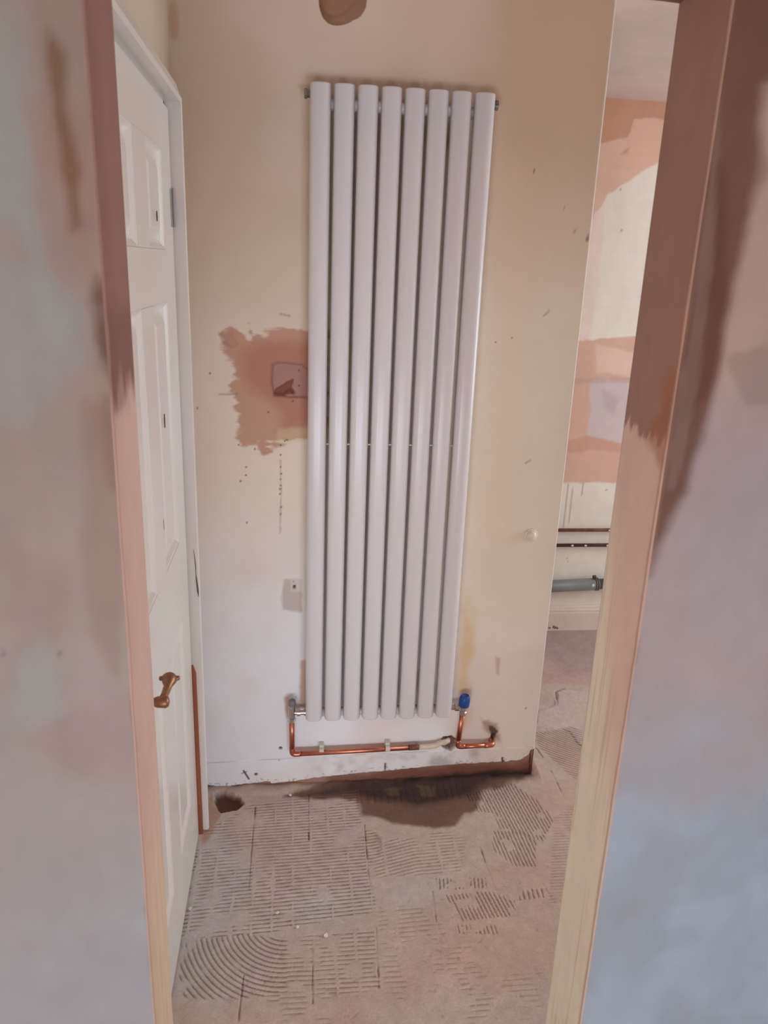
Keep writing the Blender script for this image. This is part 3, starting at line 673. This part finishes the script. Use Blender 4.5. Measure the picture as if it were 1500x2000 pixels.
def holed(bm, axis, c0, c1, a0, a1, h):
    """wall slab with one opening; axis 'x' = slab of constant x"""
    (w0, w1, z0, z1) = h
    for (p, q, r, s) in ((a0, w0, 0, CEIL), (w1, a1, 0, CEIL), (w0, w1, 0, z0), (w0, w1, z1, CEIL)):
        if q-p < 1e-4 or s-r < 1e-4: continue
        if axis == 'x': box(bm, c0, c1, p, q, r, s)
        else: box(bm, p, q, c0, c1, r, s)
bm = bmesh.new(); holed(bm, 'x', 3.2, 3.3, YF, YK+.1, (1.35, 2.85, .85, 2.05)); bm_obj('wall_right', bm, M_ceil, kind='structure')
bm = bmesh.new(); holed(bm, 'y', -1.9, -1.8, -1.8, 2.6, (-1.45, 1.65, .03, .85)); bm_obj('wall_rear', bm, M_pink, kind='structure')
bm = bmesh.new(); box(bm, -1.9, -1.8, -1.9, YF, 0, CEIL); bm_obj('wall_front_room_left', bm, M_pink, kind='structure')
bm = bmesh.new(); box(bm, 2.6, 2.7, -1.9, YF, 0, CEIL); bm_obj('wall_front_room_right', bm, M_pink, kind='structure')
bm = bmesh.new(); box(bm, -.43, -.33, YB+TH-.02, YK+.1, 0, CEIL); bm_obj('wall_kitchen_left', bm, M_ceil, kind='structure')
for nm, args in (('window_1', [(3.2, 3.26, 1.35, 2.85, .85, .90), (3.2, 3.26, 1.35, 2.85, 2.0, 2.05), (3.2, 3.26, 1.35, 1.40, .85, 2.05), (3.2, 3.26, 2.80, 2.85, .85, 2.05)]),
                 ('window_2', [(-1.45, 1.65, -1.86, -1.8, .03, .07), (-1.45, 1.65, -1.86, -1.8, .81, .85), (-1.45, -1.41, -1.86, -1.8, .03, .85), (.08, .12, -1.86, -1.8, .03, .85), (1.61, 1.65, -1.86, -1.8, .03, .85)])):  # left half frames the added rear fill
    bm = bmesh.new()
    for a in args: box(bm, *a)
    bm_obj(nm, bm, M_gloss, kind='structure')

# pipes on the far wall
def clipped_pipe(name, py, rad, mat, label, spots):
    e = empty(name, (1.3, YK-.03, 0), label, 'pipe')
    z = W(1140, py, YK-.03)[1]
    bm = bmesh.new(); tube(bm, [(0.9, YK-.03, z), (1.62, YK-.03, z+.001), (2.4, YK-.03, z+.002)], rad, 14)
    under(e, bm_obj('pipe_run', bm, mat, smooth=True))
    for px in spots:
        x = W(px, py, YK-.045)[0]; bm = bmesh.new()
        bmesh.ops.create_icosphere(bm, subdivisions=2, radius=.0055, matrix=Matrix.Translation((x, YK-.03-rad+.001, z+.001)) @ Matrix.Diagonal((1.3, .35, .9, 1)))
        under(e, bm_obj('solder_spot', bm, M_knob, smooth=True))
clipped_pipe('copper_pipe', 1035.5, .0085, M_copper_old, 'reddish old copper pipe, upper of two on the far room wall', (1192,))
clipped_pipe('dark_pipe', 1065, .0085, M_pipe_dark, 'dark tarnished pipe under the copper one on the far room wall', (1119, 1145, 1188))
e = empty('waste_pipe', (1.35, YK-.05, 0), 'grey plastic waste pipe running above the far baseboard', 'pipe')
pa = on_plane(1073, 1145, 1, YK-.045); pb = on_plane(1182, 1140, 1, YK-.045)
sl = (pb[2]-pa[2])/(pb[0]-pa[0]); zf = lambda x: pa[2]+sl*(x-pa[0])
xc_ = on_plane(1168, 1140, 1, YK-.08)[0]
bm = bmesh.new(); tube(bm, [(.95, YK-.045, zf(.95)), (xc_-.004, YK-.045, zf(xc_-.004))], .0295, 28); under(e, bm_obj('socket_end', bm, M_grey, smooth=True))
bm = bmesh.new(); tube(bm, [(xc_-.003, YK-.045, zf(xc_-.003)), (2.4, YK-.045, zf(2.4))], .0255, 28); under(e, bm_obj('pipe_run', bm, M_grey, smooth=True))
for k in (0, 1):
    bm = bmesh.new(); x = xc_+.002+.010*k; lathe(bm, (x-.003, YK-.045, zf(x)), (1, 0, sl), [(0, .0295), (.001, .0325), (.005, .0325), (.006, .0295)], 28); under(e, bm_obj('clamp_ring', bm, M_grey, smooth=True))
bm = bmesh.new(); bt_ = (xc_-.008, YK-.05, zf(xc_)+.030)
box(bm, bt_[0]-.006, bt_[0]+.006, bt_[1]-.006, bt_[1]+.006, bt_[2], bt_[2]+.016, .002); lathe(bm, (bt_[0]-.010, bt_[1], bt_[2]+.011), (1, 0, 0), [(0, .006), (.002, .0075), (.015, .0075), (.017, .005)], 14)
under(e, bm_obj('clamp_screw', bm, M_pipe_dark))
bm = bmesh.new(); xs_ = on_plane(1159, 1138, 1, YK-.075)
bmesh.ops.create_uvsphere(bm, u_segments=14, v_segments=8, radius=.0085, matrix=Matrix.Translation((xs_[0], YK-.0735, zf(xs_[0])+.006)) @ Matrix.Diagonal((1, .35, 1, 1)))
s_ = under(e, bm_obj('paint_spot', bm, M_clip, smooth=True))

# ------------------------------------------------------------------ radiator
RX0, RX1, RZ0, RZ1, RYF = 0.037, 0.510, 0.299, 2.118, 2.158
rad = empty('radiator', ((RX0+RX1)/2, 2.19, RZ0), 'tall white vertical radiator of eight oval tubes on the cream wall', 'radiator')
tw, td = 0.0530, 0.044; pitch = (RX1-RX0-tw)/7
def oval_mesh():
    bm = bmesh.new(); n = 36
    def ring(z, k):
        out = []
        for i in range(n):
            t = 2*math.pi*i/n; c, s = math.cos(t), math.sin(t)
            out.append(bm.verts.new((math.copysign(abs(c)**0.72, c)*(tw/2-k), math.copysign(abs(s)**0.90, s)*((td/2 if s < 0 else td/2+.012)-k), z)))
        return out
    rs_ = [ring(0.0, .0035), ring(.0012, .0012), ring(.004, 0), ring(RZ1-RZ0-.004, 0), ring(RZ1-RZ0-.0012, .0012), ring(RZ1-RZ0, .0035)]
    for a, b in zip(rs_, rs_[1:]):
        for k in range(n): bm.faces.new((a[k], a[(k+1) % n], b[(k+1) % n], b[k]))
    bm.faces.new(rs_[0][::-1]); bm.faces.new(rs_[-1])
    return bm
t0 = bm_obj('tube', oval_mesh(), M_rad, smooth=True)
yc = RYF+td/2
for k in range(8):
    o = t0 if k == 0 else t0.copy()
    if k: COL.objects.link(o)
    o.parent = rad; o.location = (RX0+tw/2+k*pitch-rad.location.x, yc-rad.location.y, 0)
def header(z):
    bm = bmesh.new(); tube(bm, [(RX0+.006, 2.202, z), (RX1-.006, 2.202, z)], .0150, 24); return bm
ZB = 0.309; ZT = 2.075
for z in (ZB, ZT): under(rad, bm_obj('header', header(z), M_rad, smooth=True))
bm = bmesh.new(); 
for z in (1.197,): tube(bm, [(RX0+.012, 2.180, z), (RX1-.012, 2.180, z)], .0024, 8)
under(rad, bm_obj('tie_bar', bm, M_rad, smooth=True))
# vent plugs at the top ends, wall brackets behind
for sx, x in ((-1, RX0+.006), (1, RX1-.006)):
    bm = bmesh.new(); lathe(bm, (x, 2.198, 2.096), (sx, 0, 0), [(0, .010), (.012, .010), (.013, .0125), (.019, .0125), (.020, .010)], 6 if sx < 0 else 18)
    under(rad, bm_obj('end_plug', bm, M_chrome_d))
for x in (RX0+tw/2+pitch, RX1-tw/2-pitch):
    for z in (.40, 2.02):
        bm = bmesh.new(); box(bm, x-.012, x+.012, 2.184, YB-.001, z-.03, z+.03, .002); under(rad, bm_obj('wall_bracket', bm, M_rad))

# ------------------------------------------------------------------ valves, copper tails, clips
YV = 2.200
def vp(px, py, y=YV): p = on_plane(px, py, 1, y); return Vector((p[0], y, p[2]))
lx = -0.0065; lz = ZB
e = empty('lockshield_valve', (lx, YV, lz), 'grey capped chrome radiator valve at the lower left corner of the radiator', 'valve')
bm = bmesh.new(); lathe(bm, (lx, YV, lz-.020), (0, 0, 1), [(0, .0100), (.004, .0108), (.040, .0108), (.042, .0095), (.046, .0095)], 24); under(e, bm_obj('valve_body', bm, M_chrome, smooth=False))
bm = bmesh.new(); lathe(bm, (lx, YV, lz-.034), (0, 0, 1), [(0, .0105), (.002, .0128), (.014, .0128), (.016, .0105)], 6); under(e, bm_obj('compression_nut', bm, M_chrome))
bm = bmesh.new(); lathe(bm, (lx+.001, YV, lz+.026), (0, 0, 1), [(0, .0095), (.002, .0120), (.016, .0115), (.021, .0085), (.022, .004)], 20); o = under(e, bm_obj('valve_cap', bm, M_grey, smooth=True)); o['label'] = 'dull grey cap'
bm = bmesh.new(); lathe(bm, (lx+.008, YV, lz), (1, 0, 0), [(0, .0070), (.008, .0070), (.0085, .0115), (.019, .0115), (.0195, .0075), (.030, .0075), (.0305, .0110), (.036, .0110), (.037, .016), (.0405, .016)], 20); under(e, bm_obj('union_tail', bm, M_chrome))
# broken plaster studs showing above the valve
rx = 0.5545
e = empty('thermostatic_valve', (rx, YV, ZB), 'chrome valve with bright blue cap at the lower right of the radiator', 'valve')
vt = vp(908, 1358); vb = vp(904, 1398)
axis = Vector((.06, 0, 1)).normalized()
bm = bmesh.new(); lathe(bm, (rx-.001, YV, ZB-.026), axis, [(0, .0105), (.002, .0128), (.013, .0128), (.015, .0108), (.030, .0112), (.032, .0125), (.036, .0125)], 8); under(e, bm_obj('valve_body', bm, M_chrome))
bm = bmesh.new(); lathe(bm, (rx+.001, YV-.002, ZB+.009), axis, [(0, .0165), (.0015, .0178), (.012, .0182), (.026, .0182), (.034, .0165), (.038, .0130), (.0395, .0128), (.0393, .0115), (.037, .0105), (.037, .001)], 28); o = under(e, bm_obj('valve_cap', bm, M_blue, smooth=True)); o['label'] = 'bright blue plastic cap'
bm = bmesh.new(); lathe(bm, (rx-.009, YV, ZB+.004), (-1, 0, 0), [(0, .0070), (.006, .0070), (.0065, .0125), (.020, .0125), (.021, .0085), (.038, .0085)], 12); under(e, bm_obj('union_tail', bm, M_chrome))

YP = 2.216
zl = vp(570, 1471, YP)[2]; pR = vp(818, 1459, YP)
A = Vector((lx, YV, lz-.030)); Bc = Vector((lx+.001, YP-.006, zl)); Cc = Vector((pR[0], YP, pR[2]))
e = empty('copper_pipe', (lx, YP, zl), 'copper pipe from the left valve down and along above the wall foot', 'pipe')
bm = bmesh.new(); tube(bm, [A, Bc+Vector((0, 0, .016))], .0086, 16); under(e, bm_obj('pipe_run', bm, M_copper, smooth=True))
bm = bmesh.new(); pts = [Bc+Vector((0, 0, .030)), Bc+Vector((0, 0, .020))]+bend(Bc+Vector((0, 0, .05)), Bc, Cc, .012)+[Bc+(Cc-Bc).normalized()*.022, Bc+(Cc-Bc).normalized()*.027]; tube(bm, pts, .0092, 16); under(e, bm_obj('elbow', bm, M_copper, smooth=True))
bm = bmesh.new(); tube(bm, [Bc+(Cc-Bc).normalized()*.018, Cc], .0086, 16); under(e, bm_obj('pipe_run', bm, M_copper, smooth=True))
cp = Cc-(Cc-Bc).normalized()*.016
bm = bmesh.new(); tube(bm, [cp-(Cc-Bc).normalized()*.016, cp+(Cc-Bc).normalized()*.016], .0097, 16)
tube(bm, [cp-(Cc-Bc).normalized()*.017, cp-(Cc-Bc).normalized()*.015], .0103, 16)
under(e, bm_obj('coupling', bm, M_copper_old, smooth=True))
w1 = vp(850, 1456, YP+.003); w2_ = vp(868, 1450, YP+.008)
dr = (Cc-Bc).normalized()
bm = bmesh.new(); pts = [Cc-dr*.002, Cc+dr*.012, Cc+dr*.030, w1, (w1+w2_)/2+Vector((.002, .001, .004)), w2_, w2_+Vector((.014, .012, -.002)), w2_+Vector((.018, .032, -.006))]
tube(bm, pts, [.0078, .0088, .0090, .0090, .0090, .0090, .0088, .0085], 16)
for q in (w1, w2_): bmesh.ops.create_uvsphere(bm, u_segments=12, v_segments=8, radius=.0098, matrix=Matrix.Translation(q))
o = under(e, bm_obj('painted_pipe_end', bm, M_pipewhite, smooth=True)); o['label'] = 'cream painted pipe end turning into a hole in the wall'
# right tail
e = empty('copper_pipe', (rx, YP, .16), 'short copper pipe from the blue-capped valve, turning right into the wall', 'pipe')
A = Vector((rx-.001, YV, ZB-.020)); Bc = vp(893, 1458, 2.208); Cc = vp(961, 1455, 2.214)
d1 = (A-Bc).normalized(); d2 = (Cc-Bc).normalized()
bm = bmesh.new(); tube(bm, [A, Bc+d1*.016], .0086, 16); under(e, bm_obj('pipe_run', bm, M_copper, smooth=True))
bm = bmesh.new(); tube(bm, [Bc+d1*.027, Bc+d1*.020]+bend(A, Bc, Cc, .013)+[Bc+d2*.02, Bc+d2*.026], .0092, 16); under(e, bm_obj('elbow', bm, M_copper, smooth=True))
bm = bmesh.new(); tube(bm, [Bc+d2*.018, Cc-d2*.010], .0086, 16); under(e, bm_obj('pipe_run', bm, M_copper, smooth=True))
bm = bmesh.new(); G = Cc+Vector((.002, .03, .006)); tube(bm, [Cc-d2*.026, Cc-d2*.016]+bend(Bc, Cc+Vector((.004, 0, .001)), G, .012)+[G], .0095, 16); under(e, bm_obj('elbow', bm, M_copper, smooth=True))
# clips
for px, lab in ((628, 'pale plastic pipe clip nearest the left bend of the copper pipe'), (757, 'pale plastic pipe clip in the middle of the copper pipe')):
    c = vp(px, 1467 if px < 700 else 1462, YP-.002); bm = bmesh.new(); n = 14; w_ = .0075
    for r0_, r1_ in ((.0088, .0112),):
        ang = [math.radians(a) for a in np.linspace(70, 335, n)]
        rows = []
        for t in ang:
            cy, cz = math.cos(t), math.sin(t)
            rows.append([bm.verts.new((c[0]+sx*w_, YP+cy*r, c[2]+cz*r)) for r in (r0_, r1_) for sx in (-1, 1)])
        for a, b in zip(rows, rows[1:]):
            bm.faces.new((a[0], a[1], b[1], b[0])); bm.faces.new((a[2], a[3], b[3], b[2])); bm.faces.new((a[0], a[2], b[2], b[0])); bm.faces.new((a[1], a[3], b[3], b[1]))
        bm.faces.new((rows[0][0], rows[0][1], rows[0][3], rows[0][2])); bm.faces.new((rows[-1][0], rows[-1][1], rows[-1][3], rows[-1][2]))
    box(bm, c[0]-w_, c[0]+w_, YP+.0085, YB+.001, c[2]-.014, c[2]+.021, .0008)
    box(bm, c[0]-w_, c[0]+w_, YP+.002, YP+.012, c[2]+.010, c[2]+.020, .0008)
    o = bm_obj('pipe_clip', bm, M_clip); tag(o, lab, 'clip', 'clips on the copper pipe')

# ------------------------------------------------------------------ small round blanking cap on the wall
kx, kz = W(1037, 1045)
e = empty('wall_cap', (kx, YB, kz), 'small round white cap on the cream wall right of the radiator', 'cap')
bm = bmesh.new(); lathe(bm, (kx, YB+.002, kz), (0, -1, 0), [(0, .0215), (.004, .0215), (.006, .0205), (.007, .018)], 32); under(e, bm_obj('rim', bm, M_knob, smooth=True))
bm = bmesh.new(); lathe(bm, (kx, YB-.004, kz), (0, -1, 0), [(0, .0165), (.005, .0155), (.009, .011), (.011, .005), (.0112, .001)], 32); under(e, bm_obj('dome', bm, M_knob, smooth=True))

# ------------------------------------------------------------------ plaster crumbs on the floor
rs = random.Random(3)
def fh(x, y): return 0.0
for px, py, r, lab in ((581, 1811, .0042, 'small white plaster crumb on the ridged floor, second largest near the arcs'),
                       (636, 1828, .0060, 'largest white plaster crumb on the floor, right of the trowelled arcs'),
                       (542, 1784, .0046, 'pinkish plaster crumb on straight ridges, left of the white crumbs'),
                       (371, 1776, .0050, 'plaster crumb lying against the foot of the door'),
                       (439, 1582, .0034, 'tiny pale crumb in the brown pit by the door frame'),
                       (567, 1554, .0050, 'small pale chip below the wall foot, left of the stain')):
    x, y = Fl(px, py); bm = bmesh.new(); bmesh.ops.create_icosphere(bm, subdivisions=2, radius=r)
    for v in bm.verts: v.co *= 1+rs.uniform(-.28, .28); v.co.z *= .7
    for v in bm.verts: v.co += Vector((x, y, r*.55+(-.018 if px == 439 else 0)))
    o = bm_obj('plaster_crumb', bm, M_crumb); tag(o, lab, 'crumb', 'plaster crumbs on the floor')
